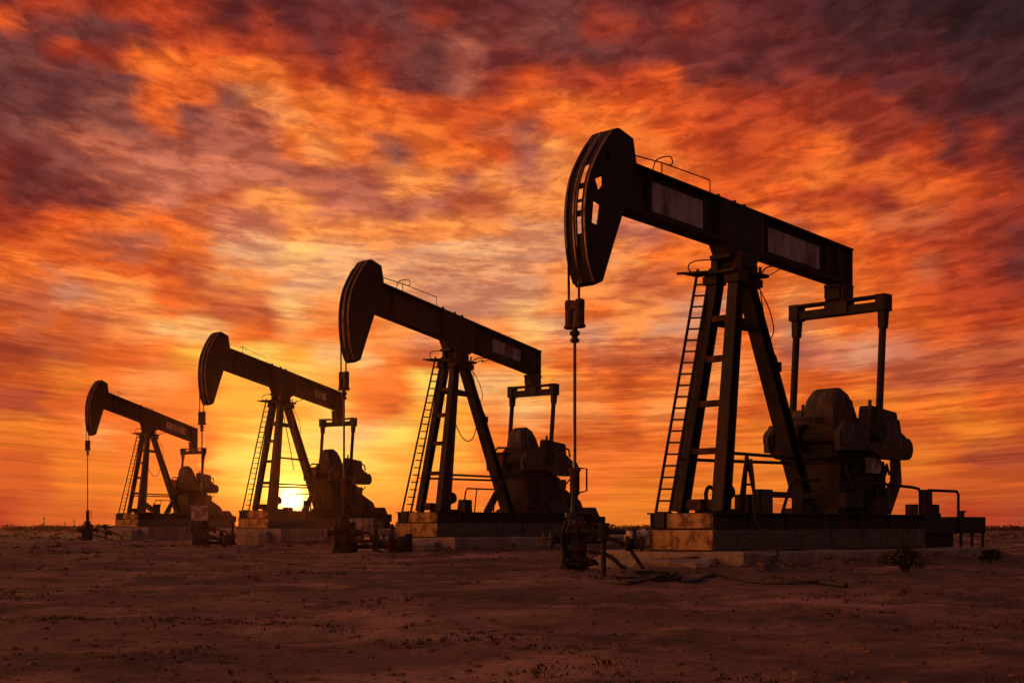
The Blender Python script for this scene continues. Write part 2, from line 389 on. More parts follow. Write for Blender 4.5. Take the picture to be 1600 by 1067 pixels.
    # ---- equalizer, pitmans, cranks
    tb_ = MB().bx(12.45, 13.1, -.22, .22, 8.42, zb(12.8)-.04); tb_.bx(12.35, 13.2, -.3, .3, zb(12.8)-.15, zb(12.8)-.05)
    for y in (-.3, .3): tb_.bx(12.5, 13.05, y-.05, y+.05, 8.36, 8.85)
    tb_.bolts([(12.5, -.32, 8.5), (12.5, .32, 8.5), (13.05, -.32, 8.5)], (0, 0, 1), .05, .4)
    P(tb_, 'tail_bearing', 'steel')
    e = MB().bx(12.63, 12.97, -1.78, 1.78, 7.92, 8.20)
    e.bx(12.58, 13.02, -1.78, 1.78, 8.34, 8.42)
    for y in (-1, 1): e.bx(12.56, 13.04, y*1.80, y*1.45, 7.90, 8.43)
    e.bx(12.55, 13.05, -.42, .42, 7.93, 8.36)
    P(e, 'equalizer_beam', 'steel')
    for y in (-1.62, 1.62):
        p = MB().tube([(12.8, y, 7.9), (12.5, y, 4.1)], .12, 12)
        p.bar((12.8, y, 7.92), (12.77, y, 7.35), .26, .3, .22, .26); p.cyl((12.5, y-.14, 4.05), (12.5, y+.14, 4.05), .3, 16)
        P(p, 'pitman_arm', 'steel')
    for y in (-1, 1):
        y0, y1 = sorted((y*1.22, y*1.42))
        c = MB().plate([[(10.6, 3.4), (10.55, 3.9), (10.9, 4.3), (14.0, 4.25), (14.4, 4.0), (14.4, 3.75), (13.8, 3.5)]], y0, y1)
        c.cyl((10.95, y*1.15, 3.85), (10.95, y*1.5, 3.85), .3, 18)
        crank = P(c, 'crank_arm', 'grey')
        y0, y1 = sorted((y*1.06, y*1.48))
        w = MB().plate([[(12.05, 3.6), (12.15, 4.1), (12.25, 4.82), (12.35, 4.88), (13.85, 4.74), (13.92, 4.66), (13.95, 4.22), (14.5, 3.95), (14.6, 3.5), (14.2, 3.2), (13.0, 3.22)]], y0, y1)
        y0, y1 = sorted((y*1.0, y*1.40)); w.cyl((14.72, y0, 3.58), (14.72, y1, 3.58), .36, 20)
        w.bx(12.6, 13.7, y*1.45, y*1.53, 3.75, 4.3); w.tube([(14.0, y*1.2, 4.3), (14.15, y*1.2, 4.55), (14.45, y*1.2, 4.5), (14.55, y*1.2, 4.15)], .06, 7)
        w.bolts([(12.6+i*.38, y*1.48, 4.55) for i in range(4)], (0, y, 0), .06, .06); w.cyl((12.6, y*1.25, 4.8), (12.6, y*1.25, 5.08), .06, 8)
        P(w, 'counterweight', 'grey', crank, .03)
    # ---- gear reducer on its pedestal
    g = MB().plate([[(11.25, 1.44), (14.1, 1.44), (14.1, 2.9), (13.7, 3.25), (11.4, 3.25), (11.3, 3.0)]], -.95, .8)
    g.bx(11.0, 14.2, -1.08, .95, 1.44, 1.62); g.bx(11.3, 13.9, -1.02, .9, 3.06, 3.16)
    for x in (11.9, 12.7, 13.5): g.bx(x-.04, x+.04, -1.02, .88, 1.62, 3.06)
    g.bx(12.0, 12.6, -1.1, -.95, 1.9, 2.6)
    g.bx(12.6, 13.6, -1.35, -1.0, 1.44, 1.95); g.bx(11.2, 12.2, -1.25, -.98, 1.62, 2.1)
    for x in (11.6, 12.3, 13.1, 13.9): g.bolts([(x, -1.02, z) for z in (1.75, 2.1, 2.45, 2.8)], (0, -1, 0), .045, .05)
    g.tube(smooth_pts([(11.5, -1.0, 3.0), (11.45, -1.2, 2.6), (11.7, -1.22, 2.0), (11.6, -1.1, 1.5)], 5), .05, 8)
    g.tube(smooth_pts([(13.2, -.98, 3.0), (13.35, -1.15, 2.5), (13.15, -1.18, 2.1), (13.3, -1.2, 1.9)], 5), .045, 8)
    g.tube([(12.1, -1.0, 2.95), (12.1, -1.12, 2.95), (12.1, -1.12, 1.7), (12.6, -1.12, 1.7)], .04, 8); g.box((12.95, -1.03, 2.45), (.42, .1, .55)); g.cyl((11.9, -.98, 2.75), (11.9, -1.1, 2.75), .16, 14)
    g.bx(14.1, 14.5, -.7, .3, 1.44, 2.3); g.bx(14.12, 14.3, -.5, .1, 2.3, 2.6)
    P(g, 'gearbox_pedestal', 'steel')
    g2 = MB().lathe([(.85, 0), (.95, .05), (.95, 1.9), (.85, 1.95)], (12.0, -.97, 3.65), (0, 1, 0), 28)
    g2.bx(11.0, 13.6, -.88, .88, 3.2, 3.85); g2.bx(10.9, 13.7, -.96, .96, 3.66, 3.76)
    g2.cyl((10.95, -1.3, 3.85), (10.95, 1.3, 3.85), .2, 16)
    P(g2, 'gear_reducer', 'steel')
    # hood over the gears, rounded in front view, swept down to the rear
    secs = []
    for x, top, bot in ((10.82, 5.02, 3.7), (10.88, 5.22, 3.68), (11.05, 5.38, 3.66), (11.4, 5.42, 3.6), (11.75, 5.28, 3.55), (12.05, 4.96, 3.5), (12.3, 4.55, 3.45), (12.6, 4.3, 3.4), (13.0, 4.2, 3.4)):
        yl, yr = .05, -1.02; sec = [(x, yl, bot), (x, yr, bot)]
        r = min(.42, (top-bot)*.5)
        for k in range(7): a = k/6*math.pi/2; sec.append((x, yr+.2-.2*math.cos(a), top-.2+.2*math.sin(a)))
        for k in range(9): a = math.pi/2-k/8*math.pi/2; sec.append((x, yl-r+r*math.cos(a), top-r+r*math.sin(a)))
        secs.append(sec)
    hd = MB().loft(secs)
    hd.bolts([(11.2+.25*i, -1.02, 4.55) for i in range(4)]+[(11.15, -1.02, 3.95), (11.15, -1.02, 4.25)], (0, -1, 0), .04, .04); hd.cyl((11.75, -1.0, 4.9), (11.75, -1.06, 4.9), .16, 14); hd.bx(12.3, 12.34, -1.06, -.2, 3.5, 4.5)
    P(hd, 'gear_hood', 'grey', root, .02)
    hf = MB()
    hf.bx(10.5, 11.6, -.1, .95, 4.15, 4.25); hf.bx(10.6, 11.1, .15, .7, 3.4, 4.15)
    for k in range(7): hf.bar((10.3+.16*k, -.35-.05*k, 4.28), (10.42+.16*k, -.45-.05*k, 4.48), .06, .05)
    hf.tube([(10.4, -.9, 4.4), (10.4, .3, 4.45), (10.55, .9, 4.22)], .05, 8)
    P(hf, 'gear_bracket', 'rust')
    if v == 1:
        m_ = MB().lathe([(.30, 0), (.42, .05), (.48, .12), (.48, 1.0), (.42, 1.08), (.3, 1.1)], (10.85, 1.05, 3.66), (1, 0, 0), 24)
        m_.bx(11.2, 11.7, .8, 1.2, 3.05, 3.25); P(m_, 'air_tank', 'rust', root, 0)
        st = MB().plate([[(14.75, 3.3), (15.05, 3.3), (15.15, 2.5), (14.45, 1.44), (13.55, 1.44), (14.75, 2.55)]], -.95, -.72)
        P(st, 'rear_strut', 'grey')
        P(MB().bx(12.75, 13.3, -1.22, -.9, 2.75, 3.25).bx(13.3, 13.5, -1.15, -.95, 2.85, 3.2), 'junction_box', 'white')
        sm = MB().cyl((13.75, -1.1, 2.85), (13.75, -.7, 2.85), .2, 14)
        for k in range(4): sm.tube([(13.4+.22*k, -1.0, 3.1), (13.5+.22*k, -1.05, 2.72)], .04, 6)
        P(sm, 'oil_pump', 'steel', root, 0)
    else:
        sg = MB().plate([[(13.0, 1.44), (13.0, 3.15), (13.6, 2.95), (15.3, 2.25), (15.75, 2.05), (15.8, 1.44), (15.2, 1.44), (15.2, 1.78), (14.6, 1.9), (14.6, 1.44)]], -.95, -.25)
        P(sg, 'belt_guard', 'steel', root, .03)
        P(MB().bx(13.6, 14.3, -1.15, -.9, 2.6, 3.05), 'junction_box', 'grey')
        P(MB().tube([(14.4, -.6, 2.55), (15.2, -.6, 3.1)], .04, 6), 'brake_lever', 'steel', root, 0)
    # ---- skid, deck fittings
    sk = MB()
    for y in (-1.15, 1.0): sk.hbeam((4.35, y, 1.19), (16.2, y, 1.19), .3, .48, .05)
    sk.bx(4.37, 16.1, -1.02, .88, 1.28, 1.40); sk.bx(4.42, 5.0, -1.1, .95, .97, 1.42)
    for x in (6.2, 8.1, 10, 12, 14, 15.9): sk.bx(x-.1, x+.1, -1.28, 1.1, .99, 1.36)
    skid = P(sk, 'skid_frame', 'steel')
    P(MB().bx(4.36, 4.415, -1.2, .42, .98, 1.40), 'lit_end_face', 'lit_ochre', skid)  # thin added face, coloured as the skid front lit from the left
    P(MB().bx(4.3, 4.7, .46, .82, .98, 1.45), 'deck_box', 'steel')
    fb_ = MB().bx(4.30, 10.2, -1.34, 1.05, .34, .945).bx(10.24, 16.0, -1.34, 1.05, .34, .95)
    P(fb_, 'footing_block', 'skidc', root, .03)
    P(MB().bx(4.245, 4.297, -1.3, 1.0, .37, .93), 'lit_end_face', 'lit_ochre')  # added front of the footing, left glow painted into its colour
    xe = 18.5 if v == 1 else 17.2
    rr = MB().bx(16.05, xe, -1.2, .9, .8, 1.3); rr.bx(16.3, xe, -1.05, .8, .34, .8)
    P(rr, 'rear_deck', 'steel')
    pl = MB() if v == 1 else None
    if v == 1:
        pl.bx(18.5, 20.3, -1.35, .4, .80, 1.38)
        for x in (18.6, 19.4, 20.2):
            for y in (-1.28, .3): pl.bx(x-.04, x+.04, y-.04, y+.04, -.3, .8)
        pl.cyl((19.4, -.9, 1.38), (19.4, -.9, 1.56), .09, 10); pl.bx(19.25, 19.55, -1.0, -.8, 1.54, 1.6)
        P(pl, 'rear_platform', 'steel')
    db = MB().bx(16.4, 17.0, -1.0, -.3, 1.3, 1.75) if v != 1 else MB().bx(16.5, 17.6, -1.0, -.3, 1.3, 1.8).bx(17.6, 17.9, -.9, -.4, 1.3, 1.5)
    P(db, 'switch_box', 'steel')
    rail = lambda mb: P(mb, 'guard_rail', 'steel', root, 0)
    if v == 1:
        rail(MB().tube([(12.9, -1.28, 2.42), (15.2, -1.3, 2.34), (15.6, -1.3, 2.3), (15.7, -1.3, 2.2), (15.7, -1.3, 1.4)], .05, 8))
        rail(MB().bx(15.95, 16.45, -1.35, -1.15, 1.3, 2.28).tube([(16.3, -1.28, 2.26), (18.25, -1.3, 2.26), (18.36, -1.3, 2.15), (18.36, -1.3, 1.35)], .05, 8))
        rail(MB().tube([(7.9, -1.1, 1.4), (8.4, -1.1, 2.35), (8.55, -1.1, 2.44), (9.9, -1.1, 2.46)], .05, 8))
        P(MB().bx(6.68, 7.3, -1.2, -1.12, 1.42, 2.12).bx(6.68, 6.76, -1.2, -.9, 1.42, 2.12).bx(7.05, 7.2, -1.14, -1.0, 1.42, 1.9).bx(7.3, 9.6, -1.2, -1.1, 1.88, 2.06), 'deck_bracket', 'grey')
        P(MB().bx(9.0, 9.6, -1.1, -.7, 1.42, 1.85).bx(9.1, 9.3, -1.15, -.7, 1.85, 1.95), 'deck_box', 'steel')
    else:
        rail(MB().tube([(8.3, .6, 1.4), (8.3, .6, 2.4), (8.4, .6, 2.52), (10.5, .6, 2.52), (10.5, .6, 1.4)], .04, 7).tube([(9.1, .6, 2.52), (9.1, .6, 1.4)], .035, 6))
        P(MB().bar((8.6, -.6, 1.42), (10.5, -.3, 3.3), .2, .22), 'diagonal_strut', 'steel')
        if v == 4: P(MB().tube([(9.6, -.6, 1.4), (9.6, -.6, 3.4)], .05, 7), 'stack_pipe', 'steel', root, 0)
        if v == 3:
            for x in (9.7, 10.05): P(MB().tube([(x, -.2, 1.42), (x, -.2, 3.5)], .05, 7), 'stack_pipe', 'steel', root, 0)
            P(MB().bx(9.3, 9.5, -.2, .1, 1.42, 2.1), 'deck_box', 'steel')
    em = MB().bx(5.9, 7.4, .1, .6, 1.42, 1.56).lathe([(.12, 0), (.2, .03), (.24, .1), (.24, .5), (.18, .56), (.08, .6)], (6.7, .3, 1.95), (1, 0, .3), 16)
    em.bx(6.4, 6.6, .15, .5, 1.5, 1.8); em.tube(smooth_pts([(6.5, .3, 2.1), (6.2, .3, 2.2), (6.05, .3, 1.95), (6.2, .3, 1.5)], 5), .06, 8)
    em.bx(7.6, 8.1, -.1, .4, 1.42, 2.0 if v != 3 else 1.66)
    if v == 4: em.cyl((7.3, .1, 1.9), (7.3, .3, 1.9), .26, 16).bx(7.9, 8.5, 0, .4, 1.42, 2.2)
    P(em, 'electric_motor', 'steel', root, .01)
    return root

def lpt(root, x, y, z):
    a = root.rotation_euler.z; l = root.location
    return Vector((l.x+x*math.cos(a)-y*math.sin(a), l.y+x*math.sin(a)+y*math.cos(a), l.z+z))

def make_pad(root, label, low, x1=18.5):
    """cast slab with chipped, uneven edges and a cast joint"""
    o = empty('concrete_pad', root.location, root.rotation_euler.z); tag(o, label, 'concrete pad', 'concrete pads under the pump jacks')
    def slab(x0, x1, y0, y1, z0, z1, seed, rough=1.0):
        bm = MB(); nx, ny = int((x1-x0)/.35)+1, int((y1-y0)/.35)+1; vs = []; ring = []
        per = [(x0+(x1-x0)*i/nx, y0) for i in range(nx)]+[(x1, y0+(y1-y0)*i/ny) for i in range(ny)]+[(x1-(x1-x0)*i/nx, y1) for i in range(nx)]+[(x0, y1-(y1-y0)*i/ny) for i in range(ny)]
        c = Vector(((x0+x1)/2, (y0+y1)/2)); n = len(per); rings = []
        for z, sh in ((z0, .0), ((z0+z1)/2, .0), (z1-.05, .02), (z1, .07), (z1+.005, .5)):
            r = []
            for x, y in per:
                d = (c-Vector((x, y))).normalized(); j = noise.noise(Vector((x*1.3, y*1.3, z*2+seed)))*.07*rough+noise.noise(Vector((x*4, y*4, z*5+seed)))*.05*rough
                r.append((x+d.x*(sh+j), y+d.y*(sh+j), z+(noise.noise(Vector((x*.9, y*.9, seed+3)))*.045*rough if z > z0 else 0)))
            rings.append(r)
        vs = [p for r in rings for p in r]
        fs = [(i*n+k, i*n+(k+1) % n, (i+1)*n+(k+1) % n, (i+1)*n+k) for i in range(4) for k in range(n)]+[tuple(4*n+k for k in range(n))]
        return bm._add(vs, fs)
    slab(3.85, 10.3, -2.62, 2.6, -low, .33, 1, 1.5).build('slab', 'concrete', o)
    slab(2.75, 3.84, -1.9, 2.3, -low, .10, 9, 3.2).build('broken_apron', 'concrete', o)
    slab(10.36, x1, -2.55, 2.5, -low, .31, 5, 1.5).build('slab', 'concrete', o)
    return o

def wheel(mb, c, ax, r):
    c, ax = Vector(c), Vector(ax).normalized(); a = ax.orthogonal().normalized(); b = ax.cross(a)
    mb.tube([c+(a*math.cos(t*math.pi/8)+b*math.sin(t*math.pi/8))*r for t in range(16)], r*.12, 6, True)
    for t in (0, 1, 2): 
        d = a*math.cos(t*math.pi/3)+b*math.sin(t*math.pi/3); mb.tube([c-d*r, c+d*r], r*.07, 5)
    return mb.cyl(c-ax*.2, c+ax*.02, r*.12, 8)

def make_wellhead(px, depth, rz, label, h=1.58, sleeve=True, line=3.2, fz=.82):
    X, Y = spot(px, depth); o = empty('wellhead', (X, Y, ground_z(X, Y)), R(rz)); tag(o, label, 'wellhead', 'wellheads below the polished rods')
    b = MB().lathe([(.30, -.3), (.30, .1), (.37, .12), (.37, .22), (.22, .24), (.22, .5), (.32, .52), (.32, .68), (.2, .7), (.2, .95), (.29, .97), (.29, 1.1), (.19, 1.12), (.19, 1.36), (.25, 1.38), (.25, 1.5), (.1, 1.52), (.085, h+.5)], (0, 0, 0), seg=18, smooth=False)
    for z in (.17, .6, 1.04):
        b.bolts([(.29*math.cos(k*math.pi/4), .29*math.sin(k*math.pi/4), z-.12) for k in range(8)], (0, 0, 1), .035, .24)
    b.cyl((-.62, 0, .82), (.7, 0, .82), .13, 12); b.cyl((.7, 0, .82), (.78, 0, .82), .22, 14); b.cyl((-.66, 0, .82), (-.58, 0, .82), .22, 14)
    b.cyl((0, -.55, 1.24), (0, .5, 1.24), .1, 12); b.box((.05, .1, .42), (.5, .4, .6)); b.tube(smooth_pts([(-.25, -.2, 1.3), (-.38, -.2, .9), (-.34, -.25, .4), (-.45, -.3, -.1)], 5), .05, 8); b.box((-.3, -.1, .55), (.16, .22, .7)); b.box((.34, -.1, 1.0), (.18, .2, .5))
    b.build('christmas_tree', 'steel', o, 0)
    for q in (((-.85, 0, .82), (-1, 0, 0), .16), ((0, -.72, 1.24), (0, -1, 0), .13)): v = MB(); wheel(v, *q); v.build('valve_wheel', 'rust', o)
    if sleeve:
        s = MB().lathe([(.09, 0), (.13, .04), (.13, .62), (.16, .64), (.16, .7), (.09, .72)], (0, 0, h+.38), seg=14)
        s.tube([(.1, -.05, h+.45), (.3, -.1, h+.5), (.3, -.1, h+1.08), (.08, -.05, h+1.1)], .025, 6)
        s.build('stuffing_box', 'rust', o)
    f = MB().tube([(.7, 0, .82), (1.0, 0, .82), (1.3, 0, fz), (line*.8+.26, -.05, fz-.04), (line+.1, -.1, fz*.6), (line+.5, -.1, -.15)], .052, 10)
    f.tube(smooth_pts([(.3, -.35, .5), (.8, -.4, .4), (line*.8, -.45, .1), (line, -.45, -.15)], 4), .055, 8)
    f.lathe([(.1, 0), (.2, .02), (.2, .1), (.13, .12), (.16, .25), (.13, .38), (.2, .4), (.2, .48), (.1, .5)], (1.35, -.02, fz), (1, 0, 0), 14)
    f.cyl((1.6, -.02, fz), (1.6, -.02, fz+.35), .05, 8); wheel(f, (1.6, -.02, fz+.37), (0, 0, 1), .12)
    f.build('flow_line', 'steel', o, 0)
    return o

PUMPS = [
    (898, 37.0, 45, 0.0, 'largest and nearest pump jack, with slotted horsehead and two faded panels on its beam', 1),
    (537.5, 56.9, 52.5, .25, 'second largest pump jack, just left of the biggest, with one pale panel on its beam', 2, .085, .42, .76),
    (315.5, 80.4, 60, .60, 'pump jack with the setting sun glowing low between its legs', 3, .085, .45, .76),
    (137, 107.0, 65, .70, 'smallest and farthest pump jack, silhouetted at the far end of the row', 4, .12, .75, .66),
]
roots = [make_pump(*p) for p in PUMPS]
for r, low, lb in zip(roots, (.45, .75, 1.1, 1.2), ('long pale concrete pad under the largest pump jack', 'concrete pad under the second largest pump jack', 'concrete pad under the pump jack in front of the sun', 'dark concrete pad under the smallest, farthest pump jack')):
    make_pad(r, lb, low, 18.5 if low < .5 else 17.4)
make_wellhead(898, 37.0, 8, 'wellhead with tall stuffing box under the largest pump jack', line=1.45, fz=.7)
make_wellhead(537.5, 56.9, 4, 'rusty wellhead under the second largest pump jack, with pipes running to its right', h=1.9, fz=.4, line=1.7)
make_wellhead(315.5, 80.4, 2, 'wellhead below the rod of the pump jack in front of the sun', h=1.6, fz=.35, line=1.6)
make_wellhead(137, 107.0, 0, 'small dark wellhead under the farthest pump jack at the left', h=1.2, fz=.6, line=2.4)

# ------------------------------------------------------------------ small things round the wells
def at(px, py, z=0.0):
    d = F*(EYE-z)/(py-HY); return Vector(((px-CX)/F*d, d, z))
def on_ground(px, py, lift=0):
    z = -.1
    for _ in range(6):
        p = at(px, py, z); z = ground_z(p.x, p.y)
    return Vector((p.x, p.y, z+lift))

# pale short drum lying open on the pad corner
p = lpt(roots[0], 3.75, 1.35, .62)
d = MB().lathe([(.20, .0), (.27, .0), (.29, .04), (.27, .08), (.27, .50), (.29, .54), (.27, .58), (.02, .58)], (0, 0, 0), (1, .15, .12), 24)
d.lathe([(.24, .02), (.24, .5), (.01, .5)], (0, 0, 0), (1, .15, .12), 24)
for y in (-.12, .12): d.tube([(.3, y, -.2), (.3, y, -.62)], .025, 6)
o = d.build('barrel', 'white', None); o.location = p; o.rotation_euler.z = R(12); tag(o, 'short pale barrel lying on its side, open end left, by the ladder foot', 'barrel')

def hose(pts, r, label, name='hose'):
    o = MB().tube(smooth_pts(pts, 8), r, 9).build(name, 'rubber'); tag(o, label, 'hose'); return o
ctr = on_ground(1012, 904)
pts = []
for k in range(150):
    a = k/150*2*math.pi*4.3+2.2; rr = .36+.38*((k*.031) % 1 if False else abs(math.sin(k*.021)))+.05*math.sin(k*.37)
    x = ctr.x+rr*math.cos(a)*1.0+.05*math.sin(k*.2); y = ctr.y+rr*math.sin(a)*1.6
    pts.append((x, y, ground_z(x, y)+.04+.018*int(k/35)+.03*abs(math.sin(k*.09))))
o = MB().tube(pts, .03, 8).build('hose_coil', 'rubber'); tag(o, 'loose coil of black hose on the dirt before the biggest pad', 'hose coil')
hose([on_ground(945, 911, .05), on_ground(990, 913.5, .05), on_ground(1045, 907, .05), on_ground(1075, 904, .05), on_ground(1120, 908, .05), on_ground(1175, 912, .05), on_ground(1230, 915, .05), on_ground(1305, 914, .05)], .036, 'long black hose lying straight across the dirt to the right of the coil')
top = lpt(roots[0], 6.05, -1.3, 2.96)
hose([top, lpt(roots[0], 6.02, -1.42, 2.2), lpt(roots[0], 6.0, -1.5, 1.2), lpt(roots[0], 5.7, -2.3, .52), lpt(roots[0], 5.3, -2.72, .2), on_ground(1195, 893, .06), on_ground(1212, 905, .05), on_ground(1262, 912, .05), on_ground(1322, 917, .05)], .042, 'black hose hanging from the deck down over the pad edge onto the dirt')
# narrow A-frame pipe stand on the deck, carrying the hose
t = MB()
a0 = Vector((0, 0, 1.62))
for q in ((-.3, -.1, 0), (.32, -.1, 0), (.05, .3, 0)): t.tube([q, a0], .055, 8)
t.tube([(-.16, -.05, .8), (.17, -.05, .8)], .035, 6); t.tube([(-.08, -.03, 1.2), (.09, -.03, 1.2)], .03, 6)
o = t.build('pipe_stand', 'steel'); o.location = lpt(roots[0], 6.1, -1.12, 1.44); o.rotation_euler.z = R(20); tag(o, 'narrow three legged pipe stand on the skid of the largest pump jack', 'stand')

def cabinet(px, depth, w, d, h, z0, label, mat, rz=20):
    X, Y = spot(px, depth); g = ground_z(X, Y); o = empty('control_box', (X, Y, g), R(rz)); tag(o, label, 'control box')
    b = MB().bx(-w/2, w/2, -d/2, d/2, z0, z0+h); b.bx(-w/2-.06, w/2+.06, -d/2-.06, d/2+.06, z0+h, z0+h+.05); b.build('cabinet', mat, o, .02)
    f = MB().bx(-w/2+.06, w/2-.06, -d/2-.025, -d/2-.003, z0+.06, z0+h-.06); dd = f.build('door', mat, o, .008)
    MB().bx(w/2-.2, w/2-.14, -d/2-.07, -d/2-.027, z0+h*.4, z0+h*.6).build('handle', 'steel', dd)
    l = MB()
    for x in (-w/2+.08, w/2-.08): l.bx(x-.05, x+.05, -.06, .06, -.2, z0)
    l.build('post', 'steel', o); return o
cabinet(312, 78.2, .85, .4, .78, 1.35, 'pale box on posts below the rod of the pump jack in front of the sun', 'white', 5)
cabinet(565, 60, .95, .5, .62, .75, 'pale dented box on posts right of the second wellhead', 'panel', 10)

def manifold(px, depth, w, label, seed, rz=10):
    rnd = random.Random(seed); X, Y = spot(px, depth); o = empty('pipe_manifold', (X, Y, ground_z(X, Y)), R(rz)); tag(o, label, 'pipe manifold', 'pipe manifolds beside the wells')
    b = MB(); n = int(w/.6); ws = []
    b.cyl((-w/2, 0, .2), (w/2, 0, .2), .085, 10); b.cyl((-w/2+.3, .35, .42), (w/2-.2, .35, .42), .06, 10)
    for k in range(n+1):
        x = -w/2+w*k/n+rnd.uniform(-.1, .1); hh = rnd.uniform(.5, 1.35); r = rnd.uniform(.045, .085)
        b.cyl((x, .05, -.2), (x, .05, hh), r, 8); b.lathe([(r*1.8, 0), (r*1.8, .06), (r*1.2, .08), (r*2.1, .2), (r*1.2, .3), (r*1.8, .32), (r*1.8, .38)], (x, .05, rnd.uniform(.2, .5)), seg=10)
        if rnd.random() < .6: b.tube(smooth_pts([(x, .05, hh), (x+.05, .0, hh+.12), (x+.2, -.05, hh+.14), (x+.42, -.1, hh*.8), (x+.45, -.1, .2)], 4), r*.8, 8)
        b.bx(x-.14, x+.13, -.16, .16, -.05, .2+rnd.uniform(.1, .5))
        if k % 2: ws.append(((x, -.28, .55), (0, -1, 0), .17)); b.cyl((x, -.28, .55), (x, 0, .55), .03, 6)
        else: ws.append(((x, .05, hh+.14), (0, 0, 1), .15)); b.cyl((x, .05, hh), (x, .05, hh+.15), .03, 6)
    b.bx(-w/2-.2, -w/2+.15, -.3, .3, -.1, .62); b.lathe([(.22, 0), (.26, .04), (.26, .6), (.2, .66), (.08, .68)], (w/2-.35, -.35, -.05), seg=16)
    b.build('pipework', 'steel', o, 0)
    for q in ws: v = MB(); wheel(v, *q); v.build('valve_wheel', 'rust', o, 0)
    return o
manifold(585, 57.6, 2.9, 'pipe manifold with hand valves between the second wellhead and the pad corner', 3)
manifold(336, 78, 2.0, 'pipe manifold beside the pale box below the sunlit pump jack', 5)

# crate-like junk next to the second wellhead
def valve_post(px, depth, h, label, rz=0):
    X, Y = spot(px, depth); o = empty('valve_post', (X, Y, ground_z(X, Y)), R(rz)); tag(o, label, 'valve post')
    b = MB().cyl((0, 0, -.2), (0, 0, h), .06, 10).lathe([(.13, 0), (.13, .05), (.09, .07), (.12, .2), (.09, .33), (.13, .35), (.13, .4)], (0, 0, h), seg=14)
    b.cyl((-.5, 0, h+.2), (.5, 0, h+.2), .06, 10); b.build('riser', 'steel', o)
    v = MB(); wheel(v, (0, -.2, h+.2), (0, -1, 0), .14); v.build('valve_wheel', 'steel', o); return o
valve_post(943, 31.5, .78, 'upright valve post on bare dirt left of the biggest pad')
valve_post(165, 106, .9, 'small valve post standing right of the farthest wellhead')

# distant utility poles
for px, top, dep, lb in ((69, 806, 420, 'tallest of three distant poles on the left horizon'), (101, 815, 520, 'shortest of the distant poles on the left horizon'), (116, 811, 460, 'distant pole nearest the farthest wellhead on the horizon')):
    X, Y = spot(px, dep); z = ground_z(X, Y); hgt = EYE+(HY-top)/F*dep-z
    o = empty('utility_pole', (X, Y, z)); tag(o, lb, 'utility pole', 'poles on the horizon')
    MB().cyl((0, 0, -.3), (0, 0, hgt), .16, 8, .11).build('pole', 'bark', o); MB().bx(-.6, .6, -.06, .06, hgt*.82, hgt*.82+.12).build('crossarm', 'bark', o)

# ------------------------------------------------------------------ plants
def leaf_cloud(mb, c, rx, ry, rz, n, size, rnd, flat=.0):
    for _ in range(n):
        while True:
            u = Vector((rnd.uniform(-1, 1), rnd.uniform(-1, 1), rnd.uniform(-1, 1)))
            if u.length < 1: break
        p = Vector((c[0]+u.x*rx, c[1]+u.y*ry, c[2]+u.z*rz)); a = Vector((rnd.gauss(0, 1), rnd.gauss(0, 1), rnd.gauss(0, 1))).normalized()
        b = a.orthogonal().normalized(); s = size*rnd.uniform(.5, 1.3)
        mb._add([p-b*s*.3, p+a*s*.5, p+b*s*.3, p-a*s*.5], [(0, 1, 2, 3)])
def make_bush(px, py, w, h, label, seed):
    rnd = random.Random(seed); g = on_ground(px, py); o = empty('bush', g); tag(o, label, 'bush')
    f = MB()
    for k in range(16):
        a = rnd.uniform(0, 6.28); r = rnd.uniform(0, .75)*w/2; hh = h*rnd.uniform(.35, .85)*(1-.4*r/(w/2))
        leaf_cloud(f, (r*math.cos(a), r*math.sin(a), hh), w*.2, w*.2, h*.2, 85, .12, rnd)
    f.build('foliage', 'leaf', o); s = MB()
    for k in range(14):
        a = rnd.uniform(0, 6.28); s.tube([(0, 0, -.05), (w*.2*math.cos(a), w*.2*math.sin(a), h*.5), (w*.42*math.cos(a), w*.42*math.sin(a), h*rnd.uniform(.7, 1.05))], .018, 5, r2=.006)
    s.build('stem', 'bark', o); return o
make_bush(1414, 889, 1.3, .62, 'dark low bush growing against the right part of the biggest pad', 4)
make_bush(1548, 880, .7, .42, 'small weedy bush by the legs of the rear platform', 14)

make_bush(905, 892, .9, .42, 'low dark weeds round the foot of the nearest wellhead', 33)
def make_sprig(px, py, h, label, seed):
    rnd = random.Random(seed); g = on_ground(px, py); o = empty('weed', g); tag(o, label, 'weed')
    s = MB(); f = MB()
    for k in range(4):
        a = rnd.uniform(0, 6.28); tip = Vector((h*.35*math.cos(a), h*.35*math.sin(a), h*rnd.uniform(.6, 1)))
        s.tube([(0, 0, -.02), tip*.5+Vector((0, 0, h*.1)), tip], .004, 5, r2=.002); leaf_cloud(f, tip, .018, .018, .02, 7, .017, rnd); leaf_cloud(f, tip*.6, .02, .02, .03, 5, .015, rnd)
    s.build('stem', 'sprig', o); f.build('foliage', 'sprig', o)
make_sprig(243, 1056, .085, 'single small sprig of weed low on the foreground dirt at left', 2)

